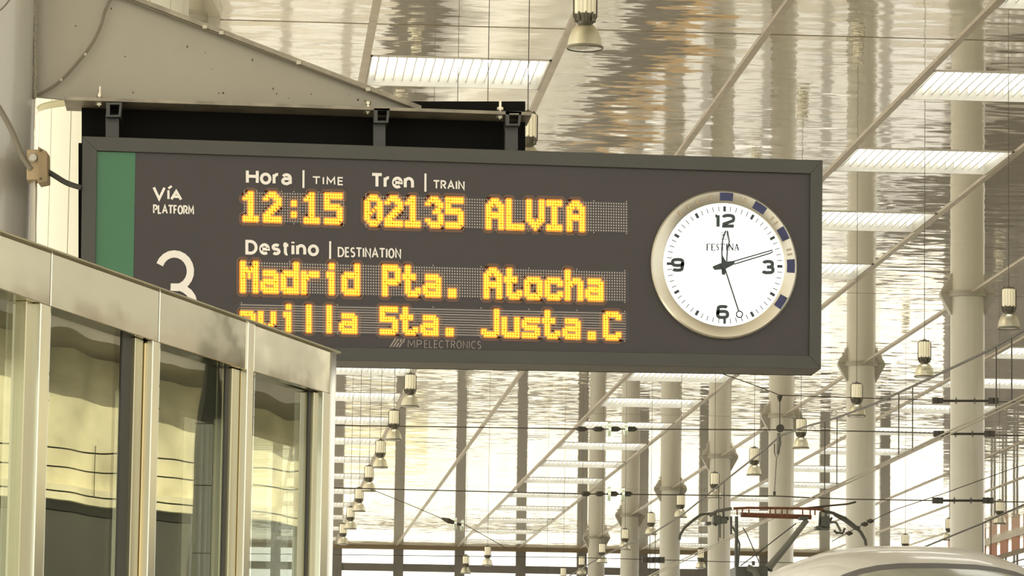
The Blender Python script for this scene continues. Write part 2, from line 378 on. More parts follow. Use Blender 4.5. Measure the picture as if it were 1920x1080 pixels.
for i in range(4): column(-.72, 42.4+11.2*i, '%s round column of the row hidden behind the departure board' % ORD[i])

# cream clad cylinder behind the board
cc = onY(209, 205, 22); crad = 141/F*22
t = empty('clad_cylinder', (cc.x, 22, 0), 'big cream cylinder clad in curved panels behind the left end of board', 'column')
MB().lathe([(crad-.012, 0), (crad-.012, ZC-.03)], (cc.x, 22, 0), 48).build('core', M_joint, t, True)
zr = onY(110, 211, 22).z
for (z0, z1) in ((0, zr-.02), (zr+.02, zr+2.6), (zr+2.62, ZC-.03)):
    for j in range(18):
        a0 = 2*math.pi*j/18+.006; a1 = 2*math.pi*(j+1)/18-.006; st = 4
        def ring(z): return [(cc.x+crad*math.cos(a0+(a1-a0)*i/st), 22+crad*math.sin(a0+(a1-a0)*i/st), z) for i in range(st+1)]+[(cc.x+(crad-.01)*math.cos(a1+(a0-a1)*i/st), 22+(crad-.01)*math.sin(a1+(a0-a1)*i/st), z) for i in range(st+1)]
        MB().prism(ring(z0), ring(z1)).build('cladding_panel', M_cream, t)

# ---------------------------------------------------------------- pendant lamps
def make_lamp(x, y):
    z = 6.8; t = empty('pendant_lamp', (x, y, z), 'x', 'lamp', 'bell-shaped pendant lamps hanging in rows on thin rods')
    MB().lathe([(.004, z+.5), (.004, ZC+.16)], (x, y, 0), 6).build('rod', M_wire, t)
    prof = []
    n = 28; vs = []
    for zz in (z+.26, z+.46):
        vs.append([(x+(.075 if i % 2 else .066)*math.cos(2*math.pi*i/n), y+(.075 if i % 2 else .066)*math.sin(2*math.pi*i/n), zz) for i in range(n)])
    MB().prism(vs[0], vs[1]).build('ballast_housing', M_lhouse, t)
    MB().lathe([(.03, z+.46), (.05, z+.46), (.05, z+.475), (.012, z+.50)], (x, y, 0), 16).build('top_cap', M_lneck, t, True)
    s = MB().lathe([(.048, z+.185), (.055, z+.20), (.070, z+.26)], (x, y, 0), 16)
    for i in range(8):
        a = math.pi/4*i; s.box(x+.07*math.cos(a)-.006, x+.07*math.cos(a)+.006, y+.07*math.sin(a)-.006, y+.07*math.sin(a)+.006, z+.2, z+.27)
    s.build('neck', M_lneck, t, True)
    for sx in (-1, 1):
        MB().tube([(x+sx*.045, y, z+.49), (x+sx*.083, y, z+.45), (x+sx*.083, y, z+.24), (x+sx*.05, y, z+.19)], .006, 6).build('side_bracket', M_lneck, t)
    MB().lathe([(.035, z+.19), (.06, z+.18), (.092, z+.145), (.115, z+.09), (.127, z+.02)], (x, y, 0), 28, cap=False).build('bell', M_bell, t, True)
    MB().lathe([(.128, z+.006), (.135, z+.012), (.135, z+.024), (.126, z+.028)], (x, y, 0), 28, cap=False).build('rim', M_bellr, t, True)
    MB().lathe([(.03, z+.002), (.124, z+.012), (.124, z+.016)], (x, y, 0), 28).build('lens', M_lens, t, True)
    return t
lamp0 = None
rows = [(2.42, 28.35, 12, 'left row'), (8.75, 45.25, 13, 'middle row'), (15.1, 73.4, 4, 'right row'), (6.15, 98.0, 1, 'far'), (5.85, 102.0, 1, 'far2'), (11.3, 97.5, 1, 'far3')]
for rx, ry, n, rn in rows:
    for i in range(n):
        y = ry+DY*i
        if rn == 'left row' and y > 93: continue
        if lamp0 is None: lamp0 = L = make_lamp(rx, y)
        else: L = copy_tree(lamp0, (rx, y, 6.8))
        if rn == 'left row':
            lb = ['big pendant bell lamp at the top of the picture, right of the bracket', 'pendant lamp mostly hidden behind the right end of the bracket', 'pendant lamp hidden behind the board', 'pendant lamp hidden behind the board centre', 'pendant lamp whose bell just shows under the board edge'][i] if i < 5 else '%s pendant lamp of the diagonal line descending beside the kiosk, counted from its top' % (['first', 'second', 'third', 'fourth', 'fifth', 'sixth', 'seventh', 'eighth'][i-5])
            if i in (2, 3): L['label'] = 'pendant lamp hanging behind the departure board'
        elif rn == 'middle row': lb = '%s bell lamp of the middle row, %s' % (ORD[i] if i else 'nearest', 'at the right picture edge' if i == 0 else 'hanging right of the board' if i < 4 else 'in front of the round columns')
        elif rn == 'right row': lb = '%s bell lamp of the right row, low above the train' % ORD[i]
        else: lb = {'far': 'small bell lamp low against the far glazing, left of the columns', 'far2': 'faint small bell lamp beside a twin low against the far glazing', 'far3': 'small bell lamp under the left horn of the pantograph'}[rn]
        L['label'] = lb

# ---------------------------------------------------------------- steel pillar, bracket
YB = 14.2
pe = onY(66, 200, YB); PR = .30; PX = pe.x-PR
t = empty('steel_pillar', (PX, YB, 0), 'thick glossy grey steel pillar at the left edge carrying the bracket', 'column')
MB().lathe([(PR, 0), (PR, ZC)], (PX, YB, 0), 56).build('shaft', M_pillar, t, True)
pts = []
w = MB()
for i in range(60):
    p = onY(66+R.uniform(-1, 1), -90+i*4.6, YB-.07); w.lathe([(.001, -.008), (.008, 0), (.001, .008)], (p.x, p.y, p.z), 6)
w.build('weld_seam', M_plate, t, True, kind='stuff')
def plate(pts, Y, th, name, m, parent, **k):
    a = [onY(x, y, Y) for x, y in pts]; b = [p+Vector((0, th, 0)) for p in a]
    return MB().prism(a, b).build(name, m, parent, **k)
t = empty('support_bracket', onY(66, 180, YB), 'tapered grey steel bracket reaching from the pillar over the board', 'bracket')
plate([(62, -72), (250, -2), (785, 203), (995, 211), (995, 214), (122, 186), (60, 180)], YB-.02, .03, 'web_plate', M_plate, t)
def strip(p0, p1, th, Y0, Y1, name, m):
    (x0, y0), (x1, y1) = p0, p1
    a = [onY(x0, y0, Y0), onY(x1, y1, Y0), onY(x1, y1+th, Y0), onY(x0, y0+th, Y0)]
    zz = [Vector((0, Y1-Y0, 0))]*4
    return MB().hexa(a, [p+zz[0] for p in a]).build(name, m, t)
strip((60, -82), (790, 198), 9, YB-.06, YB+.10, 'top_flange', M_plate2)
a = [onY(60, -71, YB-.05), onY(250, 3, YB-.05), onY(500, 98, YB-.05), onY(785, 205, YB-.05)]
MB().tube(a, .005, 8).build('clipped_conduit', M_greyc, t)
for (x, y) in ((384, 51), (415, 62), (560, 118), (690, 168)):
    p = onY(x, y, YB-.055); MB().box(p.x-.008, p.x+.008, p.y-.01, p.y+.01, p.z-.006, p.z+.006).build('clip', M_tie, t)
strip((120, 181), (997, 210), 6, YB-.12, YB+.12, 'bottom_flange', M_plate2)
for (x, y0, y1) in ((187, 162, 200), (690, 196, 214), (938, 190, 224)):
    p0 = onY(x, y0, YB-.075); p1 = onY(x, y1, YB-.075); bz = (p0.z+p1.z)/2
    b = MB().lathe([(.0045, p1.z), (.0045, p0.z)], (p0.x, p0.y, 0), 10)
    b.lathe([(.014, p1.z+.004), (.014, p1.z+.014)], (p0.x, p0.y, 0), 6); b.lathe([(.011, p1.z+.034), (.011, p1.z+.044)], (p0.x, p0.y, 0), 6)
    b.build('bolt', M_bolt, t)
p = onY(52*1, 0, YB)
for i in range(26):   # specks of grime scattered over the plate
    x = R.uniform(130, 800); ytop = -70+(x-62)*.383; y = R.choice([R.uniform(max(ytop+20, 5), 175+x*.02), 172+x*.03-R.uniform(2, 14)])
    if y < ytop+14: continue
    s = R.uniform(.6, 1.9); q = [(x+s*R.uniform(.6, 1.3)*math.cos(a), y+s*1.5*R.uniform(.6, 1.3)*math.sin(a)) for a in [k*math.pi/3 for k in range(6)]]
    plate(q, YB-.0215, .001, 'grime_speck', M_dirt, t)

# cables on pillar and bracket
def cable(name, pts, Y, r, m, label, cat='cable', sub=None):
    P = [onY(x, y, Y) for x, y in pts]
    # smooth
    S = []
    for i in range(len(P)-1):
        p0, p1, p2, p3 = P[max(i-1, 0)], P[i], P[i+1], P[min(i+2, len(P)-1)]
        for k in range(6):
            u = k/6; S.append(.5*((2*p1)+(p2-p0)*u+(2*p0-5*p1+4*p2-p3)*u*u+(3*p1-p0-3*p2+p3)*u**3))
    S.append(P[-1])
    e = empty(name, P[0], label, cat)
    MB().tube(S, r, 8).build('sheath', m, e, True)
    for (x, y) in (sub or []):
        p = onY(x, y, Y); MB().lathe([(r*1.25, -.004), (r*1.25, .004)], p, 10, axis='x').build('cable_tie', M_tie, e)
    return e
cable('bundled_cable', [(-12, 197), (12, 197), (45, 192), (72, 178), (112, 153), (150, 112), (176, 76), (190, 45), (197, 20), (210, -8)], YB-.05, .0052, M_greyc, 'grey cable curving across the bracket plate down to the pillar', sub=[(59, 187), (115, 150), (160, 102)])
cable('flexible_conduit', [(-10, 190), (6, 215), (24, 250), (40, 290), (58, 318)], YB-.32, .0095, M_greyc, 'ribbed grey flexible conduit running diagonally down the pillar into the tan box')
cable('black_cable', [(78, 315), (100, 328), (125, 343), (152, 352)], YB-.25, .0095, M_cable, 'thick black cable from the tan junction box to the board')
cable('thin_cable', [(-6, 24), (8, 12), (22, -6)], YB-.31, .003, M_greyc, 'thin grey cable in the top left corner of the pillar')
cable('rigid_conduit', [(64, 335), (64, 380), (63, 420), (63, 470)], YB-.26, .0100, M_conduit, 'vertical grey conduit pipe below the tan junction box')
cable('white_flex', [(60, 300), (63, 315), (65, 345), (65, 400), (65, 470)], YB-.29, .0035, M_tie, 'thin pale flex dropping from the front of the tan junction box')
t = empty('junction_box', onY(70, 310, YB-.3), 'tan plastic junction box strapped to the pillar beside the board', 'junction box')
def pbox(x0, y0, x1, y1, Y, d, name, m, par, bevel=.003):
    a = [onY(x0, y0, Y), onY(x1, y0, Y), onY(x1, y1, Y), onY(x0, y1, Y)]; c = sum(a, Vector())/4
    return MB().hexa(a, [p+Vector((0, d, 0)) for p in a]).build(name, m, par, bevel=bevel)
pbox(50, 280, 78, 337, YB-.32, .09, 'body', M_box, t)
a = [onY(71, 274, YB-.34), onY(88, 284, YB-.30), onY(89, 340, YB-.30), onY(71, 344, YB-.34)]
MB().hexa(a, [p+Vector((.006, .10, 0)) for p in a]).build('lid', M_box, t, bevel=.003)
for (x, y) in ((77, 282), (77, 335)):
    p = onY(x, y, YB-.335); MB().lathe([(.004, -.002), (.004, .002)], p, 8, axis='y').build('screw', M_dirt, t)
p = onY(62, 296, YB-.33); MB().lathe([(.012, -.012), (.016, .004)], p, 14, axis='y').build('cable_gland', M_conduit, t, True)

# ---------------------------------------------------------------- departure board
YF = 14.0
board = empty('departure_board', onY(845, 685, YF), 'wide dark departure board with yellow dot-matrix text hanging under the bracket', 'departure board')
O = [(155, 257), (1541, 302), (1538, 693), (150, 669)]
I = [(182, 284), (1518, 327), (1516, 668), (177, 644)]
def P3(p, dy=0): return onY(p[0], p[1], YF)+Vector((0, dy, 0))
# frame : four mitred pieces
for i in range(4):
    j = (i+1) % 4
    a = [P3(O[i], -.02), P3(O[j], -.02), P3(I[j], -.02), P3(I[i], -.02)]
    MB().hexa(a, [p+Vector((0, .22, 0)) for p in a]).build('frame_rail', M_sframe, board, bevel=.0012)
a = [P3(I[k], -.006) for k in range(4)]
MB().hexa(a, [p+Vector((0, .02, 0)) for p in a]).build('face_panel', M_face, board)
a = [P3(O[k], .20) for k in range(4)]
MB().hexa(a, [p+Vector((0, .02, 0)) for p in a]).build('back_panel', M_black, board)
def onface(pts, name, m, dy=-.008, th=.002, par=board, **k):
    a = [P3(p, dy) for p in pts]; return MB().prism(a, [p+Vector((0, th, 0)) for p in a]).build(name, m, par, **k)
onface([(182, 285), (254, 287), (248, 645), (177, 644)], 'green_band', M_green)
pbox(153, 190, 985, 290, YF+.24, .16, 'rear_housing', M_black, board, 0)
pbox(147, 268, 160, 669, YF+.23, .16, 'rear_housing', M_black, board, 0)
for (x0, x1) in ((198, 223), (700, 723), (947, 971)):
    c = .0219*(x0-198)
    pbox(x0, 214+c, x1, 275+c*1.2, YF+.12, .05, 'hanger', M_hang, board, .002)
    hb = [(x0+1, 192+c), (x0+31, 192+c), (x0+28, 219+c), (x0+1, 219+c)]
    hi = [(x0+8, 196+c), (x0+26, 196+c), (x0+24, 216+c), (x0+8, 216+c)]
    o = MB()
    for i in range(4):
        j = (i+1) % 4; a = [onY(*hb[i], YF+.08), onY(*hb[j], YF+.08), onY(*hi[j], YF+.08), onY(*hi[i], YF+.08)]
        o.hexa(a, [p+Vector((0, .1, 0)) for p in a])
    o.build('hanger_shoe', M_hang, board)

def slope(y): return .0325-.0000397*(y-287)
def arc(cx, cy, rx, ry, a0, a1, n=14, e=1.0):
    o = []
    for i in range(n+1):
        a = math.radians(a0+(a1-a0)*i/n); c, q = math.cos(a), math.sin(a)
        o.append((cx+rx*math.copysign(abs(c)**e, c), cy+ry*math.copysign(abs(q)**e, q)))
    return o
X = .75   # x-height
SG = {   # glyph: (width, strokes) in cap-height units
 'H': (.72, [[(0, 0), (0, 1)], [(1, 0), (1, 1)], [(0, .53), (1, .53)]]),
 'o': (.62, [arc(.5, X/2, .5, X/2, 90, 450, 24)+[]]),
 'r': (.33, [[(0, 0), (0, X)], arc(.75, X*.55, .75, X*.45, 175, 80, 8)]),
 'a': (.55, [[(1, 0), (1, X*.62)]+arc(.5, X*.62, .5, X*.38, 0, 150, 8), [(1, X*.56), (.5, X*.56)]+arc(.42, X*.28, .42, X*.28, 90, 270, 8)+[(.6, 0), (1, X*.18)]]),
 'T': (.62, [[(.5, 0), (.5, 1)], [(-.08, 1), (1.08, 1)]]),
 'e': (.58, [[(0.03, X*.5), (1, X*.5)]+arc(.5, X/2, .5, X/2, 8, 310, 18)]),
 'n': (.54, [[(0, 0), (0, X)], arc(.5, X*.55, .5, X*.45, 170, 0, 8)+[(1, 0)]]),
 'D': (.70, [[(0, 0), (0, 1), (.4, 1)]+arc(.4, .5, .6, .5, 90, -90, 12)+[(0, 0)]]),
 's': (.48, [arc(.5, X*.75, .47, X*.25, 35, 250, 9)[:-1]+[(.5, X*.52)]+arc(.5, X*.26, .47, X*.26, 70, -145, 9)]),
 't': (.34, [[(.35, .98), (.35, .2)]+arc(.7, .2, .35, .2, 180, 290, 6), [(-.1, X), (1, X)]]),
 'i': (.02, [[(.5, 0), (.5, X)], [(.5, .93), (.5, 1.06)]]),
 'V': (.76, [[(0, 1), (.5, 0), (1, 1)]]), 'A': (.74, [[(0, 0), (.5, 1), (1, 0)], [(.2, .34), (.8, .34)]]),
 'í': (1, [[(.1, 0), (.1, X)], [(.1, .90), (.9, 1.12)]]),
 'P': (.50, [[(0, 0), (0, 1), (.5, 1)]+arc(.5, .73, .5, .27, 90, -90, 8)+[(0, .46)]]),
 'L': (.42, [[(0, 1), (0, 0), (1, 0)]]), 'F': (.42, [[(0, 0), (0, 1), (1, 1)], [(0, .52), (.9, .52)]]),
 'E': (.45, [[(1, 0), (0, 0), (0, 1), (1, 1)], [(0, .52), (.92, .52)]]), 'I': (.03, [[(.5, 0), (.5, 1)]]),
 'O': (.66, [arc(.5, .5, .5, .5, 90, 450, 24)]), 'C': (.62, [arc(.5, .5, .5, .5, 42, 318, 18)]),
 'R': (.54, [[(0, 0), (0, 1), (.5, 1)]+arc(.5, .74, .45, .26, 90, -90, 8)+[(0, .48)], [(.45, .48), (1, 0)]]),
 'M': (.74, [[(0, 0), (.04, 1), (.5, .3), (.96, 1), (1, 0)]]), 'N': (.62, [[(0, 0), (0, 1), (1, 0), (1, 1)]]),
 'S': (.48, [arc(.5, .76, .47, .24, 35, 250, 9)[:-1]+[(.5, .51)]+arc(.5, .26, .47, .26, 70, -145, 9)]),
 '3': (.62, [arc(.47, .745, .44, .255, 160, -80, 14)+[(.36, .5)], [(.36, .5)]+arc(.47, .255, .53, .255, 75, -160, 14)]),
}
NG = {   # squarish clock numerals
 '1': (.26, [[(.0, .93), (.45, .93)], [(.75, 0), (.75, 1)]]),
 '2': (.75, [arc(.5, .70, .5, .27, 165, -40, 14, .7)+[(.08, .24), (.06, .06), (1.02, .06)]]),
 '3': (.75, [arc(.46, .745, .44, .235, 165, -85, 14, .7)+[(.35, .5)], [(.35, .5)]+arc(.46, .265, .5, .245, 85, -165, 14, .7)]),
 '6': (.75, [arc(.5, .74, .44, .23, 25, 150, 8, .7)+[(.02, .5)]+arc(.5, .29, .48, .26, 180, 540, 26, .7)]),
 '9': (.75, [arc(.5, .26, .44, .23, 205, 330, 8, .7)+[(.98, .5)]+arc(.5, .71, .48, .26, 0, 360, 26, .7)]),
}
def ribbon(mb, pts, w, dy, th=.0012, loc=None):
    P_ = [Vector(p) for p in pts]; P_ = [p for i, p in enumerate(P_) if i == 0 or (p-P_[i-1]).length > .02]
    closed = (P_[0]-P_[-1]).length < .3 and len(P_) > 6
    if closed: P_ = P_[:-1]
    n = len(P_); L_, R_ = [], []
    for i, p in enumerate(P_):
        a = P_[i-1] if (i or closed) else None; b = P_[(i+1) % n] if (i < n-1 or closed) else None
        d1 = (p-a).normalized() if a is not None else (b-p).normalized(); d2 = (b-p).normalized() if b is not None else d1
        n1 = Vector((-d1.y, d1.x)); n2 = Vector((-d2.y, d2.x)); m_ = n1+n2
        m_ = n1 if m_.length < .1 else m_.normalized(); k = w/2/max(.45, m_.dot(n1))
        L_.append(p+m_*k); R_.append(p-m_*k)
    fr = [onY(q.x, q.y, YF)+Vector((0, dy, 0)) for q in L_+R_]; bk = [q+Vector((0, th, 0)) for q in fr]
    fs = []
    for i in range(n if closed else n-1):
        j = (i+1) % n; fs += [(i, j, j+n, i+n), (i, j, j+2*n, i+2*n), (i+n, j+n, j+3*n, i+3*n)]
    if not closed: fs += [(0, n, 3*n, 2*n), (n-1, 2*n-1, 4*n-1, 3*n-1)]
    mb.add(fr+bk, fs)
def letters(word, box, w, gap, m, par=board, dy=-.0095, xs=1.0, name='letter', table=None, sl=True):
    """box = outer pixel box on the board plane, w = stroke width in pixels, gap = letter gap in cap heights"""
    T_ = table or SG; x0, y0, x1, y1 = box; x0 += w/2; x1 -= w/2; y0 += w/2; y1 -= w/2; hh = y1-y0
    tot = sum(T_[c][0] if c != ' ' else .3 for c in word)+gap*(len(word)-1); sc = (x1-x0)/tot; cx_ = (x0+x1)/2; k = slope((y0+y1)/2); x = x0
    for c in word:
        if c == ' ': x += (.3+gap)*sc; continue
        wd, st = T_[c]; mb = MB()
        for si, pl in enumerate(st):
            q = [(x+px*wd*sc, y1-py*hh) for px, py in pl]; q = [(a, b+(k*(a-cx_) if sl else 0)) for a, b in q]; ribbon(mb, q, w, dy-.0005*si)
        mb.build(name, m, par); x += (wd+gap)*sc
letters('Hora', (461, 319, 547, 347), 5.6, .30, M_white); letters('TIME', (586, 332, 644, 347.5), 2.7, .36, M_white)
letters('Tren', (696, 326, 776, 354), 5.6, .30, M_white); letters('TRAIN', (812, 339, 871, 356), 2.9, .30, M_white)
letters('Destino', (460, 452, 598, 479.5), 5.6, .34, M_white); letters('DESTINATION', (633, 465, 752, 484), 2.9, .30, M_white)
letters('V', (286, 350, 311, 376), 4.9, .3, M_white); letters('í', (313, 350, 325, 376), 4.2, .3, M_white); letters('A', (319, 357, 342, 377), 4.9, .3, M_white)
letters('PLATFORM', (287, 385, 364, 402.5), 2.9, .27, M_white)
letters('3', (289, 470, 370, 608), 13.5, .3, M_white)
letters('MP', (764, 638, 791, 652.5), 1.5, .25, M_dimtext); letters('ELECTRONICS', (795, 639, 902, 654), 1.5, .30, M_dimtext)
for x, y0, y1 in ((569, 320, 353), (797.5, 326, 360), (619, 453, 486)):
    onface([(x-1.9, y0), (x+1.9, y0), (x+1.7, y1), (x-2.1, y1)], 'divider_bar', M_white, -.0095)
for i in range(4):
    x = 731+i*5.6; onface([(x+9, 635+i*.2), (x+12.5, 635+i*.2), (x+2.2, 651+i*.2), (x-1.4, 651+i*.2)], 'logo_stripe', M_dimtext, -.0095)
for i in range(3):
    x = 745+i*4.5; onface([(x+2, 640), (x+5, 640), (x+4, 643), (x+1, 643)], 'logo_stripe', M_dimtext, -.0095)

G = {}
def g(ch, s):
    rows_ = s.split('/'); rows_ = ['']*(11-len(rows_))+rows_; G[ch] = [r.ljust(7, '.') for r in rows_]
g('1', '..##/.###/####/..##/..##/..##/..##/..##/..##/######/######')
g('2', '..###/.#####/##..###/.....##/....###/...###/..###/.###/###/#######/#######')
g('0', '..###/.#####/##...##/##...##/##..###/##.#.##/###..##/##...##/##...##/.#####/..###')
g('3', '..###/.#####/##..###/.....##/....##/...###/.....##/.....##/##...##/.######/..####')
g('5', '#######/#######/##/##/######/#######/.....##/.....##/.....##/#######/######')
g(':', '/...../...../...##/...##/...../...../...##/...##/.../')
g('A', '..###/.#####/###.###/##...##/##...##/#######/#######/##...##/##...##/##...##/##...##')
g('L', '##/##/##/##/##/##/##/##/##/#######/#######')
g('V', '##...##/##...##/##...##/##...##/##...##/##...##/##...##/###.###/.#####/..###/...#')
g('I', '######/######/..##/..##/..##/..##/..##/..##/..##/######/######')
g('M', '##...##/##...##/###.###/#######/##.#.##/##.#.##/##...##/##...##/##...##/##...##/##...##')
g('a', '.#####/.######/.....##/.######/#######/##...##/#######/.######')
g('d', '.....##/.....##/.....##/.######/#######/##...##/##...##/##...##/##...##/#######/.######')
g('r', '##.####/#######/###/##/##/##/##/##')
g('i', '...##/...##/..../..###/..###/...##/...##/...##/...##/...##/...##')
g('l', '...##/...##/...##/...##/...##/...##/...##/...##/...##/...##/...##')
g('P', '######/#######/##...##/##...##/##...##/#######/######/##/##/##/##')
g('t', '.##/.##/.##/#####/#####/.##/.##/.##/.##..##/.######/..####')
g('.', '..###/..###/..###')
g('o', '.#####/#######/##...##/##...##/##...##/##...##/#######/.#####')
g('c', '.#####/#######/##...##/##/##/##...##/#######/.#####')
g('h', '##/##/##/##.###/#######/###..##/##...##/##...##/##...##/##...##/##...##')
g('e', '.#####/#######/##...##/#######/#######/##/#######/.#####')
g('v', '##...##/##...##/##...##/##...##/##...##/.##.##/..###/...#')
g('S', '#######/#######/##/##/######/#######/.....##/.....##/.....##/#######/######')
g('J', '.....##/.....##/.....##/.....##/.....##/.....##/.....##/.....##/##...##/#######/.#####')
g('u', '##...##/##...##/##...##/##...##/##...##/##...##/#######/.######')
g('s', '.######/#######/##/######/.######/.....##/#######/######')
g('C', '.#####/#######/##...##/##/##/##/##/##/##...##/#######/.#####')
g(' ', '')
def led_module(x0, x1, ytl, ytr, ybl, ybr, ncol, txt, off, label, streak=False):
    def q(u, v):
        x = x0+(x1-x0)*u; yt = ytl+(ytr-ytl)*u; yb = ybl+(ybr-ybl)*u; return (x, yt+(yb-yt)*v)
    m_ = .012
    well = onface([q(-m_, -.09), q(1+m_, -.09), q(1+m_, 1.09), q(-m_, 1.09)], 'led_module', M_well, -.0075, .001, label=label)
    lit = set()
    for i, ch in enumerate(txt):
        for r_, row in enumerate(G[ch]):
            for c_, s in enumerate(row):
                if s == '#': lit.add((off+i*8+c_, r_))
    ON, OFF, GL, G2 = MB(), MB(), MB(), MB(); pw = (x1-x0)/(ncol-1); ph = (ybl-ytl)/10
    for c_ in range(ncol):
        for r_ in range(11):
            x, y = q(c_/(ncol-1), r_/10)
            if (c_, r_) in lit:
                a = [P3((x+pw*.445*math.cos(k*math.pi/4+.39), y+ph*.445*math.sin(k*math.pi/4+.39)), -.0085) for k in range(8)]
                b = [p+Vector((0, -.003, 0)) for p in a]; c = sum(b, Vector())/8; b = [c+(p-c)*.75 for p in b]
                ON.add(a+b, [tuple(range(8, 16))]+[(i, (i+1) % 8, (i+1) % 8+8, i+8) for i in range(8)])
                a = [P3((x+pw*1.05*math.cos(k*math.pi/4+.39), y+ph*1.05*math.sin(k*math.pi/4+.39)), -.0080-.00002*((c_+r_) % 7)) for k in range(8)]  # disc behind the dot, its halo painted by emission
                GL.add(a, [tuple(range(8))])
                a = [P3((x+pw*2.3*math.cos(k*math.pi/4+.39), y+ph*2.3*math.sin(k*math.pi/4+.39)), -.00775-.00001*((c_+r_) % 7)) for k in range(8)]  # larger dim disc for the painted outer bloom
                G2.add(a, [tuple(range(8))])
            else:
                wx, wy = (pw*.5, ph*.20) if streak else (pw*.23, ph*.26)
                if streak and r_ % 2: wy *= .7
                a = [P3((x+sx*wx, y+sy*wy), -.0086) for sx, sy in ((-1, -1), (1, -1), (1, 1), (-1, 1))]
                OFF.add(a, [(0, 1, 2, 3)])
    if streak:   # faint in-between lines of the scrolling row
        pass
    for (mb, nm, mm) in ((G2, 'painted_outer_halo', M_glow2), (GL, 'painted_halo', M_glow), (ON, 'lit_dots', M_led), (OFF, 'unlit_dots', M_off2 if streak else M_off)):
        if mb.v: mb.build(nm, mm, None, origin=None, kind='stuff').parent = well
    for o in well.children: o.location = -well.location-board.location
    pins = MB()
    for u in [k/8 for k in range(9)]:
        for v in (-.085, 1.085):
            x, y = q(u, v); a = [P3((x+sx, y+sy), -.0088) for sx, sy in ((-.8, -1.2), (.8, -1.2), (.8, 1.2), (-.8, 1.2))]; pins.add(a, [(0, 1, 2, 3)])
    pins.build('marker_pins', M_off, None, kind='stuff').parent = well
    for o in well.children: o.location = -well.location-board.location
led_module(458, 644, 362.5, 366, 413, 418.5, 40, '12:15', 0, 'yellow dot-matrix time reading 12:15')
led_module(686, 1174, 369, 383, 421, 434, 104, '02135 ALVIA  ', 0, 'yellow dot-matrix train reading 02135 ALVIA')
led_module(453, 1171, 493, 512.5, 546, 563, 152, 'Madrid Pta. Atocha ', 0, 'yellow dot-matrix row reading Madrid Pta. Atocha')
led_module(453, 1171, 572, 588.5, 618, 636, 152, 'evilla Sta. Justa.C', -1, 'yellow scrolling row ending villa Sta. Justa.C', True)

# ---------------------------------------------------------------- clock
CX, CY = 1357.5, 498
ck = empty('station_clock', onY(CX, CY, YF-.03), 'round lit white clock with gold bezel at the right end of the board', 'clock')
def cp(r, a, dy, cx=CX, cy=CY): return onY(cx+r*math.sin(a)*.985, cy-r*math.cos(a)*1.0+slope(cy)*r*math.sin(a), YF)+Vector((0, dy, 0))
N = 96
def cring(prof, name, m, cx=CX, cy=CY, par=ck):
    mb = MB(); vs = []
    for (r, dy) in prof: vs += [cp(r, 2*math.pi*k/N, dy, cx, cy) for k in range(N)]
    mb.add(vs, [(i*N+k, i*N+(k+1) % N, (i+1)*N+(k+1) % N, (i+1)*N+k) for i in range(len(prof)-1) for k in range(N)])
    return mb.build(name, m, par, True)
cring([(138.5, -.006), (138.5, -.030), (135.5, -.036), (118, -.030), (115.5, -.026), (115.5, -.012)], 'bezel', M_bezel, 1355.5, 498)
mb = MB(); mb.add([cp(116.5, 2*math.pi*k/N, -.016) for k in range(N)]+[cp(116.5, 2*math.pi*k/N, -.008) for k in range(N)], [tuple(range(N)), ]+[(k, (k+1) % N, (k+1) % N+N, k+N) for k in range(N)])
mb.build('dial', M_dial, ck)
def cbar(a, r0, r1, w, name, m, dy=-.0175):
    def q(r, s):
        x = CX+(r*math.sin(a)+s*math.cos(a))*.985; y = CY-(r*math.cos(a)-s*math.sin(a))+slope(CY)*(r*math.sin(a)); return onY(x, y, YF)+Vector((0, dy, 0))
    p = [q(r0, -w), q(r1, -w), q(r1, w), q(r0, w)]; MB().hexa(p, [v+Vector((0, .001, 0)) for v in p]).build(name, m, ck)
for k in range(60):
    a = 2*math.pi*k/60
    if k % 5 == 0: cbar(a, 100, 110, 2.6, 'hour_mark', M_ink)
    else: cbar(a, 100.5, 110, .8, 'minute_mark', M_ink2)
for tx, bx in (('12', (1337, 401.5, 1377.5, 429.5)), ('3', (1427, 488, 1452, 516)), ('6', (1341, 572, 1366.5, 600)), ('9', (1256.5, 484, 1282.5, 511.5))):
    letters(tx, bx, 6.2, .30, M_ink, ck, -.018, name='numeral', table=NG, sl=False)
# serif maker's name, drawn stroke by stroke
LT = {'F': [(.15, 0, .15, 1, 3), (.15, 1, .85, 1, 1), (.15, .52, .6, .52, 1), (0, 0, .35, 0, 1), (.85, 1, .85, .8, 1)],
      'E': [(.15, 0, .15, 1, 3), (.15, 1, .85, 1, 1), (.15, .52, .6, .52, 1), (.1, 0, .9, 0, 1), (.85, 1, .85, .8, 1), (.9, 0, .9, .2, 1)],
      'S': [(.75, .85, .5, 1, 1.2), (.5, 1, .2, .85, 1.5), (.2, .85, .25, .62, 2), (.25, .62, .7, .38, 2.6), (.7, .38, .72, .15, 2), (.72, .15, .45, 0, 1.5), (.45, 0, .15, .18, 1.2)],
      'T': [(.5, 0, .5, 1, 3), (.05, 1, .95, 1, 1), (.05, 1, .05, .8, 1), (.95, 1, .95, .8, 1), (.3, 0, .7, 0, 1)],
      'I': [(.5, 0, .5, 1, 3), (.25, 0, .75, 0, 1), (.25, 1, .75, 1, 1)],
      'N': [(.12, 0, .12, 1, 1.1), (.12, 1, .88, 0, 3), (.88, 0, .88, 1, 1.1), (0, 0, .28, 0, 1), (.72, 1, 1, 1, 1)],
      'A': [(.08, 0, .5, 1, 1.1), (.5, 1, .9, 0, 3), (.25, .35, .72, .35, 1), (0, 0, .22, 0, 1), (.75, 0, 1, 0, 1)]}
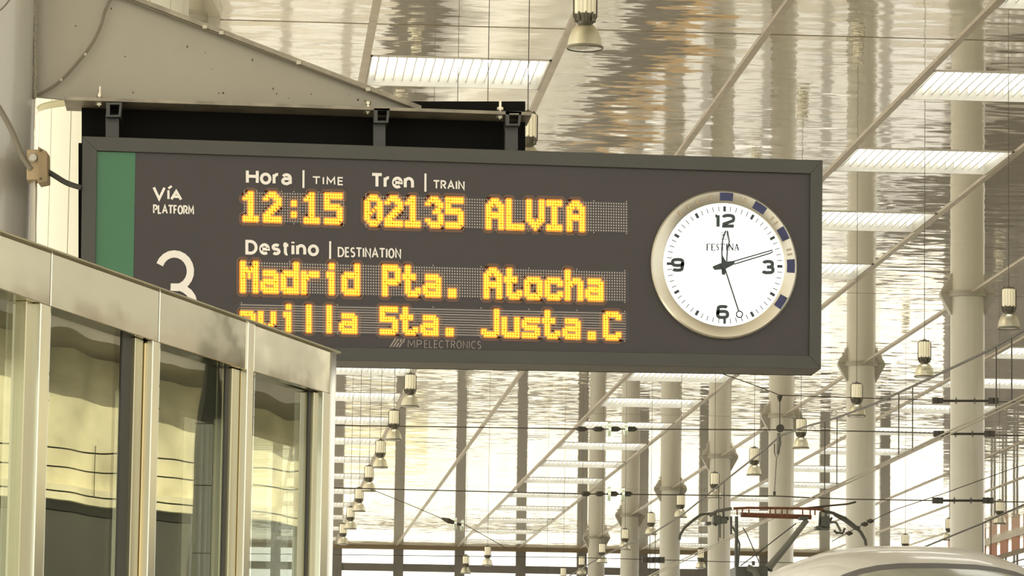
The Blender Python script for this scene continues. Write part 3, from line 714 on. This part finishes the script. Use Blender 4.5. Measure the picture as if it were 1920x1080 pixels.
def strokes(word, x0, y0, x1, y1, adv, name):
    tot = sum(adv); x = x0
    for ch, ad in zip(word, adv):
        w = (x1-x0)*ad/tot; mb = MB()
        for (a, b, c, d, t_) in LT[ch]:
            p = Vector((x+a*w*.88, y1-b*(y1-y0))); q = Vector((x+c*w*.88, y1-d*(y1-y0))); d_ = (q-p).normalized(); n_ = Vector((-d_.y, d_.x))*(.55+.32*(t_-1))
            pts = [p+n_, q+n_, q-n_, p-n_]; v = [onY(k.x, k.y, YF)+Vector((0, -.018, 0)) for k in pts]
            mb.hexa(v, [k+Vector((0, .001, 0)) for k in v])
        mb.build(name, M_ink, ck); x += w
strokes('FESTINA', 1323.5, 458.5, 1385.5, 470.5, [9, 9, 8, 10, 6, 11, 10], 'lettering')
strokes('F', 1354.5, 440, 1360.5, 448, [1], 'lettering')
mb = MB()
for a, b in (((1352, 437), (1362, 437)), ((1362, 437), (1362, 450)), ((1362, 450), (1352, 450)), ((1352, 450), (1352, 437))):
    p, q = Vector(a), Vector(b); d_ = (q-p).normalized(); n_ = Vector((-d_.y, d_.x))*.5; v = [onY(k.x, k.y, YF)+Vector((0, -.018, 0)) for k in (p+n_, q+n_, q-n_, p-n_)]
    mb.hexa(v, [k+Vector((0, .001, 0)) for k in v])
mb.build('emblem_box', M_ink2, ck)
def cpoly(pts, name, m, dy, th=.002):
    v = [onY(x, y, YF)+Vector((0, dy, 0)) for x, y in pts]; return MB().prism(v, [p+Vector((0, th, 0)) for p in v]).build(name, m, ck)
def outline(pts, w, name, dy):
    v = [onY(x, y, YF)+Vector((0, dy, 0)) for x, y in pts]
    return MB().tube(v, w/F*14, 6, closed=True).build(name, M_hand, ck)
hub = (1355.5, 500)
# hour hand: outlined leaf; minute hand: outlined baton
outline([(1352.5, 494), (1352, 466), (1353.5, 452), (1359, 434.5), (1362.5, 434.5), (1366, 455), (1362.5, 468), (1361, 494)], 1.5, 'hour_hand', -.022)
cpoly([(1351, 476), (1353, 492), (1351, 500), (1352, 516), (1358, 517), (1361, 500), (1360, 492)], 'hour_hand', M_hand, -.0225)
outline([(1373, 492), (1440, 472.5), (1446, 470.5), (1446.5, 474), (1441, 477), (1375, 497)], 1.3, 'minute_hand', -.026)
cpoly([(1355, 493), (1375, 490.5), (1376, 492.5), (1374, 498), (1358, 506), (1338, 508), (1334, 502), (1337, 500)], 'minute_hand', M_hand, -.0265)
mb = MB(); mb.tube([onY(1355.5, 500, YF)+Vector((0, -.029, 0)), onY(1383, 585, YF)+Vector((0, -.029, 0))], 1.5/F*14, 6)
cr = [onY(1384.5+5.8*math.sin(k*math.pi/10), 591-6*math.cos(k*math.pi/10), YF)+Vector((0, -.029, 0)) for k in range(20)]
mb.tube(cr, 1.3/F*14, 6, closed=True); mb.build('second_hand', M_hand, ck)
mb = MB(); mb.add([onY(hub[0]+5.5*math.sin(k*math.pi/8), hub[1]-5.5*math.cos(k*math.pi/8), YF)+Vector((0, -.031, 0)) for k in range(16)]+[onY(hub[0]+6*math.sin(k*math.pi/8), hub[1]-6*math.cos(k*math.pi/8), YF)+Vector((0, -.020, 0)) for k in range(16)],
    [tuple(range(16))]+[(k, (k+1) % 16, (k+1) % 16+16, k+16) for k in range(16)]); mb.build('hub', M_hand, ck)
def bez(a, da, r0, r1, name, m, dy):
    def q(r, aa): 
        dd = dy
        return cp(r, aa, dd, 1355.5, 498)
    p = [q(r0, a-da), q(r1, a-da*.98), q(r1, a), q(r1, a+da*.98), q(r0, a+da), q(r0, a)]; MB().prism(p, [v+Vector((0, .004, 0)) for v in p]).build(name, m, ck)
for k in range(5): bez(math.radians(2+30*k-(2 if k == 3 else 0)), .098, 119.5, 134.5, 'blue_inlay', M_blue, -.037)
for k, aa in enumerate((-42, -33, -24, -12, 14, 18, 46, 51, 76, 80)): bez(math.radians(aa), .012, 122, 131, 'engraved_mark', M_engr, -.0365)

# ---------------------------------------------------------------- stainless kiosk in front
KA = onY(0, 432, 8.85); KB = onY(620, 653, 11.275)
kd = Vector((KB.x-KA.x, KB.y-KA.y, 0)); KL = kd.length; kd.normalize(); kn = Vector((kd.y, -kd.x, 0))   # along, outward (to the right)
def onK(px, py, off=0):
    d = ray(px, py); o_ = KA+kn*off; tt = (o_-CAM).dot(kn)/d.dot(kn); return CAM+d*tt
def kbox(px0, px1, yt0, yt1, yb0, yb1, off, depth, name, m, par, bevel=.002):
    a = [onK(px0, yt0, off), onK(px1, yt1, off), onK(px1, yb1, off), onK(px0, yb0, off)]
    for (i, j) in ((0, 3), (1, 2)): a[j].x, a[j].y = a[i].x, a[i].y
    return MB().hexa(a, [p-kn*depth for p in a]).build(name, m, par, bevel=bevel)
kiosk = empty('platform_kiosk', KB-Vector((0, 0, KB.z)), 'stainless steel and glass kiosk in the lower left corner, below the board', 'kiosk')
def top(x): return 432+.3565*x
def bot(x): return 541.5+.3185*x+ (1-((x-310)/310)**2)*6
def kz(px, py): return onK(px, py).z
# fascia panels
seams = [(-70, -.2), (-.2, 96.5), (98.5, 299), (301, 466), (478, 619.5)]
for (a, b) in seams: kbox(a, b, top(a), top(b), bot(a), bot(b), 0, .10, 'fascia_panel', M_steel, kiosk)
kbox(-70, 640, top(-70)-2.0, top(640)-1, top(-70)+3, top(640)+3, .012, .16, 'top_lip', M_stile2, kiosk)
kbox(-70, 619, bot(-70), bot(619), bot(-70)+8, bot(619)+6, -.02, .05, 'head_rail', M_gask, kiosk)
zlow = 1.2
def kpost(px0, px1, ptop, off, depth, name, m):
    a = onK(px0, ptop, off); b = onK(px1, ptop, off); a2 = Vector((a.x, a.y, zlow)); b2 = Vector((b.x, b.y, zlow)); b.z = a.z
    q = [a, b, b2, a2]; return MB().hexa(q, [p-kn*depth for p in q]).build(name, m, kiosk, bevel=.002)
posts = [(77.5, 95.5), (287.5, 300.5), (466.5, 478), (606.5, 619.5)]
for i, (a, b) in enumerate(posts):
    kpost(a, b, (bot(a)-1) if i < 2 or i == 3 else top(a)+1, .004, .08, 'post', M_post)
    w = (27, 33, 30, 17)[i]
    kpost(a-w*.44, a-.5, bot(a)+3, -.012, .05, 'stile', M_stile)
    kpost(a-w*.55, a-w*.44, bot(a)+3, -.02, .05, 'gasket', M_gask)
    kpost(a-w, a-w*.55, bot(a-w)+4, -.016, .05, 'stile', M_stile2)
for a, b in ((-70, 50), (95.5, 254), (300.5, 436), (478, 589)):
    kpost(a, b, bot(a)+3, -.03, .008, 'pane', M_kglass)
for a, b in ((231, 254), (50, 53), (425, 436), (580, 589)): kpost(a, b, bot(a)+4, -.026, .006, 'reveal', M_inner)
# end post wrapping the corner, rounded
pa = onK(620, 653, 0); pb = onK(639, 660, 0); e = (pb-pa); e.z = 0
v0 = [pa, pa+e*.5+kn*-.002, pa+e*.85+kn*-.008, pa+e-kn*.03, pa+e-kn*.10, pa-kn*.10]
v1 = [Vector((p.x, p.y, zlow)) for p in v0]; v0 = [Vector((p.x, p.y, pa.z)) for p in v0]
MB().prism(v0, v1).build('corner_post', M_post, kiosk, True)
# roof, floor-side body, rear and end walls of the kiosk
inn = 1.1
def kq(s, off, z): p = Vector((KA.x, KA.y, 0))+kd*s+kn*off; p.z = z; return p
def kslab(s0, s1, o0, o1, z0, z1, name, m):
    a = [kq(s0, o0, z0), kq(s1, o0, z0), kq(s1, o0, z1), kq(s0, o0, z1)]; b = [kq(s0, o1, z0), kq(s1, o1, z0), kq(s1, o1, z1), kq(s0, o1, z1)]
    return MB().hexa(a, b).build(name, m, kiosk)
zt_ = KA.z
kslab(-.4, KL, -.11, -inn, zt_-.03, zt_-.005, 'roof', M_inner)
kslab(-.4, KL+.08, .0, -inn, 0, 1.2, 'base', M_post)
kslab(-.4, KL, -inn, -inn-.03, 1.2, zt_, 'rear_wall', M_inner)
kslab(-.4, KL+.02, -.06, -.12, zt_-.26, zt_-.03, 'header_lining', M_inner)
# far end: dark panel on the left, glass on the right
kslab(KL-.02, KL+.01, -.43, -inn, 1.2, zt_, 'end_panel', M_inner)
kslab(KL-.02, KL+.01, -.11, -.43, zt_-.12, zt_-.01, 'end_head', M_inner)
kslab(KL-.012, KL-.004, -.11, -.43, 1.2, zt_-.12, 'end_pane', M_pane)

# ---------------------------------------------------------------- overhead line
def wire(pts, r, name, m, par, n=6): return MB().tube(pts, r, n).build(name, m, par)
def loop(c, r, par, sx):
    P_ = [Vector((c.x+sx*(r+r*math.cos(a)), c.y, c.z-r*.3+r*math.sin(a))) for a in [math.pi+ .3+(k/12)*5.2 for k in range(13)]]
    MB().tube(P_, .005, 5).build('clamp_loop', M_wire, par)
XW = 6.16
ZW = onX(1700, 850, XW).z
cat = empty('overhead_line', (XW, 45, 4.55), 'nearer overhead line with looped droppers descending to the pantograph', 'overhead line')
for dx in (-.03, .03): wire([(XW+dx, 24, ZW), (XW+dx, 45, ZW), (XW+dx, 137, ZW)], .008, 'contact_wire', M_cwire, cat)
mpts = [onX(x, y, XW) for x, y in ((1960, 596), (1920, 619), (1840, 664), (1740, 711), (1640, 757), (1567, 784), (1510, 800), (1463, 817), (1440, 838), (1357, 903), (1280, 965), (1222, 1001), (1130, 1042))]
mpts.append(Vector((XW, 137, 5.3)))
wire(mpts, .011, 'messenger_wire', M_wire, cat)
def mz(y):
    for a, b in zip(mpts[:-1], mpts[1:]):
        if a.y <= y <= b.y: u = (y-a.y)/(b.y-a.y); return a.z+(b.z-a.z)*u
    return 5.2
for (xa, ya) in ((1897, 752), (1868, 766), (1711, 843), (1685, 854), (1569, 909), (1546, 918), (1357, 1012), (1347, 1016), (1228, 1062), (1218, 1066)):
    b = onX(xa, ya, XW); z1 = mz(b.y)
    d = wire([(XW, b.y, ZW), (XW, b.y, z1)], .006, 'dropper', M_wire, cat)
    MB().box(XW-.015, XW+.015, b.y-.02, b.y+.02, z1-.07, z1+.02).build('clamp', M_wire, d)
    sx = 1 if (xa in (1897, 1711, 1569, 1357, 1228)) else -1
    for zc in (z1-.03, ZW+.06):
        c = Vector((XW, b.y, zc)); P_ = [Vector((c.x+sx*(.055-.055*math.cos(a)), c.y, c.z-.03+.055*math.sin(a))) for a in [(-.9+k/12*4.8) for k in range(13)]]
        MB().tube(P_, .0045, 5).build('clamp_loop', M_wire, d)
c2 = empty('overhead_line', (10, 45, 5), 'second overhead line crossing the right corner just above the train roof', 'overhead line')
wire([onX(1960, 932, 10.0), onX(1920, 946, 10.0), onX(1840, 982, 10.0), onX(1737, 1024, 10.0), Vector((10, 137, 5.2))], .012, 'messenger_wire', M_wire, c2)
wire([(10, 40, 4.5), (10, 137, 4.5)], .009, 'contact_wire', M_wire, c2)
for (x, y, y2) in ((1843, 982, 1030), (1858, 976, 1022)):
    p = onX(x, y, 10.0); d = wire([p, Vector((10, p.y, 4.5))], .006, 'dropper', M_wire, c2)
    sx = -1 if x == 1843 else 1
    P_ = [Vector((p.x+sx*(.07-.07*math.cos(a)), p.y, p.z-.04+.07*math.sin(a))) for a in [(-.9+k/12*4.8) for k in range(13)]]
    MB().tube(P_, .006, 5).build('clamp_loop', M_wire, d)
for xx, lb in ((20.6, 'third overhead line above the right-hand tracks'), (22.6, 'fourth overhead line beside the open right side')):
    c3 = empty('overhead_line', (xx, 45, 5), lb+', mirrored in the kiosk glass', 'overhead line')
    wire([(xx, 10, 4.6), (xx, 137, 4.6)], .009, 'contact_wire', M_wire, c3)
    wire([(xx, 10+i*11, 5.0+.35*abs((i % 4)/2-1)) for i in range(12)], .009, 'messenger_wire', M_wire, c3)
    for i in range(9):
        wire([(xx, 30+i*6.5, 4.6), (xx, 30+i*6.5, 5.15)], .007, 'dropper', M_wire, c3)

YSN = 45.6
def span(label, pts, r=.006, Y=YSN):
    e = empty('span_wire', onY(*pts[0], Y), label, 'span wire'); wire([onY(x, y, Y) for x, y in pts], r, 'wire', M_wire, e); return e
def glass_string(e, x0, x1, y, k=4):
    n = k
    for i in range(n):
        u = x0+(x1-x0)*(i+.15)/n; v = x0+(x1-x0)*(i+.85)/n; p, q = onY(u, y, YSN), onY(v, y, YSN)
        MB().tube([p, p+(q-p)*.25, p+(q-p)*.75, q], [.008, .03, .03, .008], 10).build('insulator_core', M_wire, e)
    for i in (2, 3):
        c = onY(x0+(x1-x0)*(i-.02+ .15)/n, y, YSN)
        MB().lathe([(.012, -.03), (.075, -.012), (.085, .02), (.03, .012)], c, 16, axis='x', cap=False).build('glass_disc', M_iglass, e, True)
def rod_ins(e, x0, x1, y, k=4):
    p, q = onY(x0, y, YSN), onY(x1, y, YSN)
    MB().tube([p, q], .014, 8).build('rod', M_wire, e)
    for i in range(k):
        c = p+(q-p)*(i/(k-1)); MB().lathe([(.014, -.014), (.045, 0), (.014, .014)], c, 12, axis='x').build('shed', M_wire, e, True)
    for c in (p, q): MB().box(c.x-.06, c.x+.06, c.y-.03, c.y+.03, c.z-.033, c.z+.033).build('end_fitting', M_wire, e)
s1 = span('topmost span wire, dipping to the pulley and ending in a dark rod insulator', [(1100, 610), (1260, 668), (1395, 715), (1430, 728), (1462, 741), (1640, 747), (1745, 750), (1960, 755)]); rod_ins(s1, 1758, 1862, 751.5)
s2 = span('upper span wire from the kiosk across, with glass insulators at its middle', [(-250, 786), (640, 797.5), (1075, 804), (1280, 805), (1462, 806), (1640, 809), (1960, 818)], .007); glass_string(s2, 1075, 1200, 804.5); rod_ins(s2, 1760, 1855, 813.5)
s3 = span('lower span wire from the kiosk across, with glass insulators left of the columns', [(-250, 898), (640, 915), (1085, 926), (1280, 928), (1450, 930), (1590, 936), (1750, 938.5), (1960, 942)], .007); glass_string(s3, 1085, 1190, 926); rod_ins(s3, 1758, 1852, 938.5)
s4 = span('lowest thin span wire passing behind the left pantograph horn', [(-250, 1030), (1060, 1045), (1215, 1049), (1345, 1053), (1960, 1062)], .0045); rod_ins(s4, 1214, 1236, 1050, 3)
s5 = span('slack diagonal wire falling rightwards in the middle, with a glass insulator', [(690, 915), (760, 943), (828, 972), (872, 984), (950, 1028)], .0045, YSN+.05)
p = onY(828, 972, YSN+.05); q = onY(868, 986, YSN+.05); MB().tube([p, p+(q-p)*.3, p+(q-p)*.6, q], [.01, .03, .02, .012], 8).build('insulator_core', M_wire, s5)
for uu in (.62, .95): MB().lathe([(.012, -.02), (.06, -.01), (.065, .02), (.02, .01)], p+(q-p)*uu, 14, axis='x', cap=False).build('glass_disc', M_iglass, s5, True)
s6 = span('diagonal wire with dark insulators rising right from the pantograph', [(1560, 1015), (1615, 985), (1680, 955), (1770, 925), (1900, 878), (1960, 860)], .005, YSN-1.1)
for (x, y) in ((1592, 1000), (1606, 990), (1621, 983), (1632, 977)):
    MB().lathe([(.01, -.04), (.03, 0), (.01, .04)], onY(x, y, YSN-1.1), 10, axis='x').build('insulator', M_wire, s6, True)
# pulley and weight
t = empty('tension_pulley', onY(1462, 800, YSN), 'dark pulley block with hook and small weight hanging at the bend of the wires', 'pulley')
def pv(x, y): return onY(x, y, YSN-.05)
MB().tube([pv(1462, 742), pv(1462, 800)], .006, 6).build('hanger_rod', M_wire, t)
MB().lathe([(.035, 0), (.02, -.05), (.005, -.075)], pv(1462, 742), 10).build('hook', M_wire, t, True)
MB().lathe([(.045, -.02), (.03, 0), (.045, .02)], pv(1463, 803), 18, axis='y').build('wheel', M_wire, t, True)
MB().tube([pv(1460, 812), pv(1461, 830), pv(1458, 852)], [.02, .028, .012], 8).build('pulley_block', M_grey, t)
MB().tube([pv(1452, 832), pv(1452, 848), pv(1456, 860), pv(1461, 848), pv(1462, 832)], .006, 6).build('shackle', M_wire, t)
MB().tube([pv(1456, 860), pv(1452, 922)], .0045, 6).build('cord', M_wire, t)
p = pv(1452, 925); MB().box(p.x-.014, p.x+.014, p.y-.014, p.y+.014, p.z-.022, p.z+.022).build('weight', M_wire, t)

# ---------------------------------------------------------------- train
XT = 6.0
ZT = onY(1750, 1028, 36.2).z-3.6
tr = empty('train', (XT, 60, -.7), 'white train with rounded roof in the lower right corner, facing the camera', 'train')
def section(y, hw, zt_, zb_=.1, e=3.0, n=28):
    out = []; zt_ = zt_+ZT
    for k in range(n+1):
        a = math.pi*k/n; c, s = math.cos(a), math.sin(a)
        out.append((XT-hw*math.copysign(abs(c)**(2/e), c), y, 1.9+(zt_-1.9)*abs(s)**(2/e)))
    return [(XT-hw, y, zb_)]+out+[(XT+hw, y, zb_)]
def loft(sec, name, m, par=tr, smooth=True, cap=True):
    n = len(sec[0]); vs = [p for s in sec for p in s]; fs = [(i*n+k, i*n+k+1, (i+1)*n+k+1, (i+1)*n+k) for i in range(len(sec)-1) for k in range(n-1)]
    if cap: fs += [tuple(range(n-1, -1, -1)), tuple((len(sec)-1)*n+k for k in range(n))]
    return MB().add(vs, fs).build(name, m, par, smooth)
ZT = onY(1750, 1028, 36.2).z-3.6
prof = [(32.6, 1.05, 1.95), (32.9, 1.22, 2.35), (33.4, 1.33, 2.85), (33.9, 1.38, 3.2), (34.3, 1.41, 3.38), (34.8, 1.43, 3.5), (35.4, 1.45, 3.57), (36.2, 1.46, 3.6), (37.5, 1.47, 3.6), (41, 1.47, 3.38), (58, 1.47, 3.35)]
loft([section(y, hw, z, e=3.0 if y < 36 else 3.2) for y, hw, z in prof], 'body', M_paint)
def skin(y0, y1, k0, k1, off, name, m):   # piece lying on the nose between profile stations, arc k0..k1 of 28
    def at(y):
        for (a, b) in zip(prof[:-1], prof[1:]):
            if a[0] <= y <= b[0]: u = (y-a[0])/(b[0]-a[0]); return a[1]+(b[1]-a[1])*u, a[2]+(b[2]-a[2])*u
    secs = []
    for i in range(9):
        y = y0+(y1-y0)*i/8; hw, z = at(y); s = section(y, hw+off*.3, z+off)[1:-1]; s = [(x, yy-off, zz) for x, yy, zz in s]; secs.append(s[k0:k1+1])
    return loft(secs, name, m, cap=False)
skin(32.9, 34.22, 4, 24, .012, 'windscreen_surround', M_tseal)
skin(32.9, 34.08, 5, 23, .022, 'windscreen', M_tglass)
for kk in (3.4, 24.6):
    pts = []
    for i in range(10):
        y = 33.6+i*.35; 
        for (a, b) in zip(prof[:-1], prof[1:]):
            if a[0] <= y <= b[0]: u = (y-a[0])/(b[0]-a[0]); hw, z = a[1]+(b[1]-a[1])*u, a[2]+(b[2]-a[2])*u
        k = kk+(i*.08 if kk < 14 else -i*.08); aa = math.pi*k/28; c, s = math.cos(aa), math.sin(aa)
        pts.append((XT-hw*math.copysign(abs(c)**(2/3), c), y, 1.9+(z+ZT-1.9)*abs(s)**(2/3)+.002))
    MB().tube(pts, .006, 6).build('panel_joint', M_tseal, tr)
for i in range(3):
    y = 36.6+i*.55; s = section(y, 1.475, 3.61, e=3.2)[2:8]; MB().tube(s, .03, 8).build('roof_rib', M_paint, tr, True)
loft([section(y, 1.46, 3.5, e=3.2) for y in (58.4, 84)], 'coach_body', M_paint)
loft([section(y, 1.46, 3.5, e=3.2) for y in (84.4, 110)], 'coach_body', M_paint)
# pantograph
YP = 43.0
pt = empty('pantograph', onY(1410, 1085, YP), 'raised pantograph with rust-brown collector head touching the contact wire', 'pantograph')
def pp(x, y, d=0): return onY(x, y, YP)+Vector((0, d, 0))
def ptube(pts, r, name, m, d=0, par=pt, n=8): return MB().tube([pp(x, y, d) for x, y in pts], r, n).build(name, m, par, True)
ptube([(1372, 955), (1400, 954), (1447, 954.5), (1500, 955), (1540, 957)], .014, 'collector_strip', M_rust, -.15)
ptube([(1392, 963.5), (1447, 965.5), (1525, 968)], .026, 'collector_strip', M_rust, .15)
ptube([(1274, 1012), (1275, 1003), (1283, 990), (1300, 975), (1314, 965), (1336, 963)], .015, 'horn', M_panto)
ptube([(1330, 967), (1345, 958), (1372, 953.5)], .018, 'horn', M_grey)
ptube([(1308, 983), (1320, 968), (1326, 964)], .012, 'horn_tip', M_tie)
ptube([(1540, 957), (1562, 962), (1585, 972), (1600, 984), (1614, 998), (1622, 1012), (1624, 1023)], .017, 'horn', M_panto)
ptube([(1566, 964), (1588, 977), (1605, 990)], .012, 'horn', M_grey, .1)
for x in (1382, 1392, 1404, 1444, 1454, 1466, 1476, 1505, 1519, 1528): ptube([(x, 955), (x, 966)], .008, 'cross_link', M_rust)
ptube([(1340, 985), (1352, 972), (1366, 972)], .02, 'spring_box', M_panto)
for (x0, y0, x1, y1) in ((1338, 966, 1352, 982), (1352, 970, 1364, 981), (1540, 968, 1556, 990), (1530, 986, 1556, 993), (1500, 968, 1516, 974), (1324, 978, 1334, 984)):
    pbox(x0, y0, x1, y1, YP-.05, .16, 'spring_box', M_panto, pt, .006)
for (a, b) in (((1342, 960), (1340, 985)), ((1356, 958), (1358, 980)), ((1548, 962), (1550, 985)), ((1538, 960), (1536, 990)), ((1560, 970), (1552, 984))):
    ptube([a, b], .012, 'spring_link', M_panto)
ptube([(1350, 980), (1350, 1008)], .008, 'damper', M_panto); ptube([(1555, 978), (1568, 980), (1577, 997)], .014, 'bracket_arm', M_grey)
ptube([(1564, 994), (1568, 999), (1580, 1000), (1584, 990)], .014, 'hook', M_panto)
ptube([(1381, 968), (1381, 1000), (1380, 1076)], .019, 'upper_arm', M_panto)
ptube([(1378, 985), (1383, 996), (1391, 1018), (1388, 1060)], .011, 'control_rod', M_panto, .2)
ptube([(1513, 975), (1478, 1020), (1440, 1066)], [.028, .034, .042], 'upper_arm', M_grey, 0)
ptube([(1500, 978), (1425, 1036), (1395, 1058)], .006, 'guide_rod', M_panto, .3)
ptube([(1395, 988), (1403, 1001), (1425, 1052)], .006, 'guide_rod', M_panto, .1)
ptube([(1371, 968), (1371, 1002)], .012, 'damper', M_panto)
pbox(1379, 1062, 1440, 1095, YP-.1, .5, 'base_frame', M_panto, pt, .01)
ptube([(1398, 1066), (1412, 1072), (1420, 1090)], .045, 'air_hose', M_grey, -.12)
ptube([(1412, 1052), (1413, 1060)], .018, 'knob', M_panto); ptube([(1430, 1064), (1448, 1069)], .02, 'pivot', M_panto)
ptube([(1546, 949), (1590, 945), (1605, 941)], .01, 'jumper', M_wire); ptube([(1500, 954), (1546, 949.5)], .012, 'jumper', M_wire)
pf2 = MB().lathe([(.09, 3.5), (.06, 3.56), (.09, 3.62), (.06, 3.7)], (onY(1410, 1085, YP).x, YP+.1, 0), 14).build('foot_insulator', M_rust, pt, True)
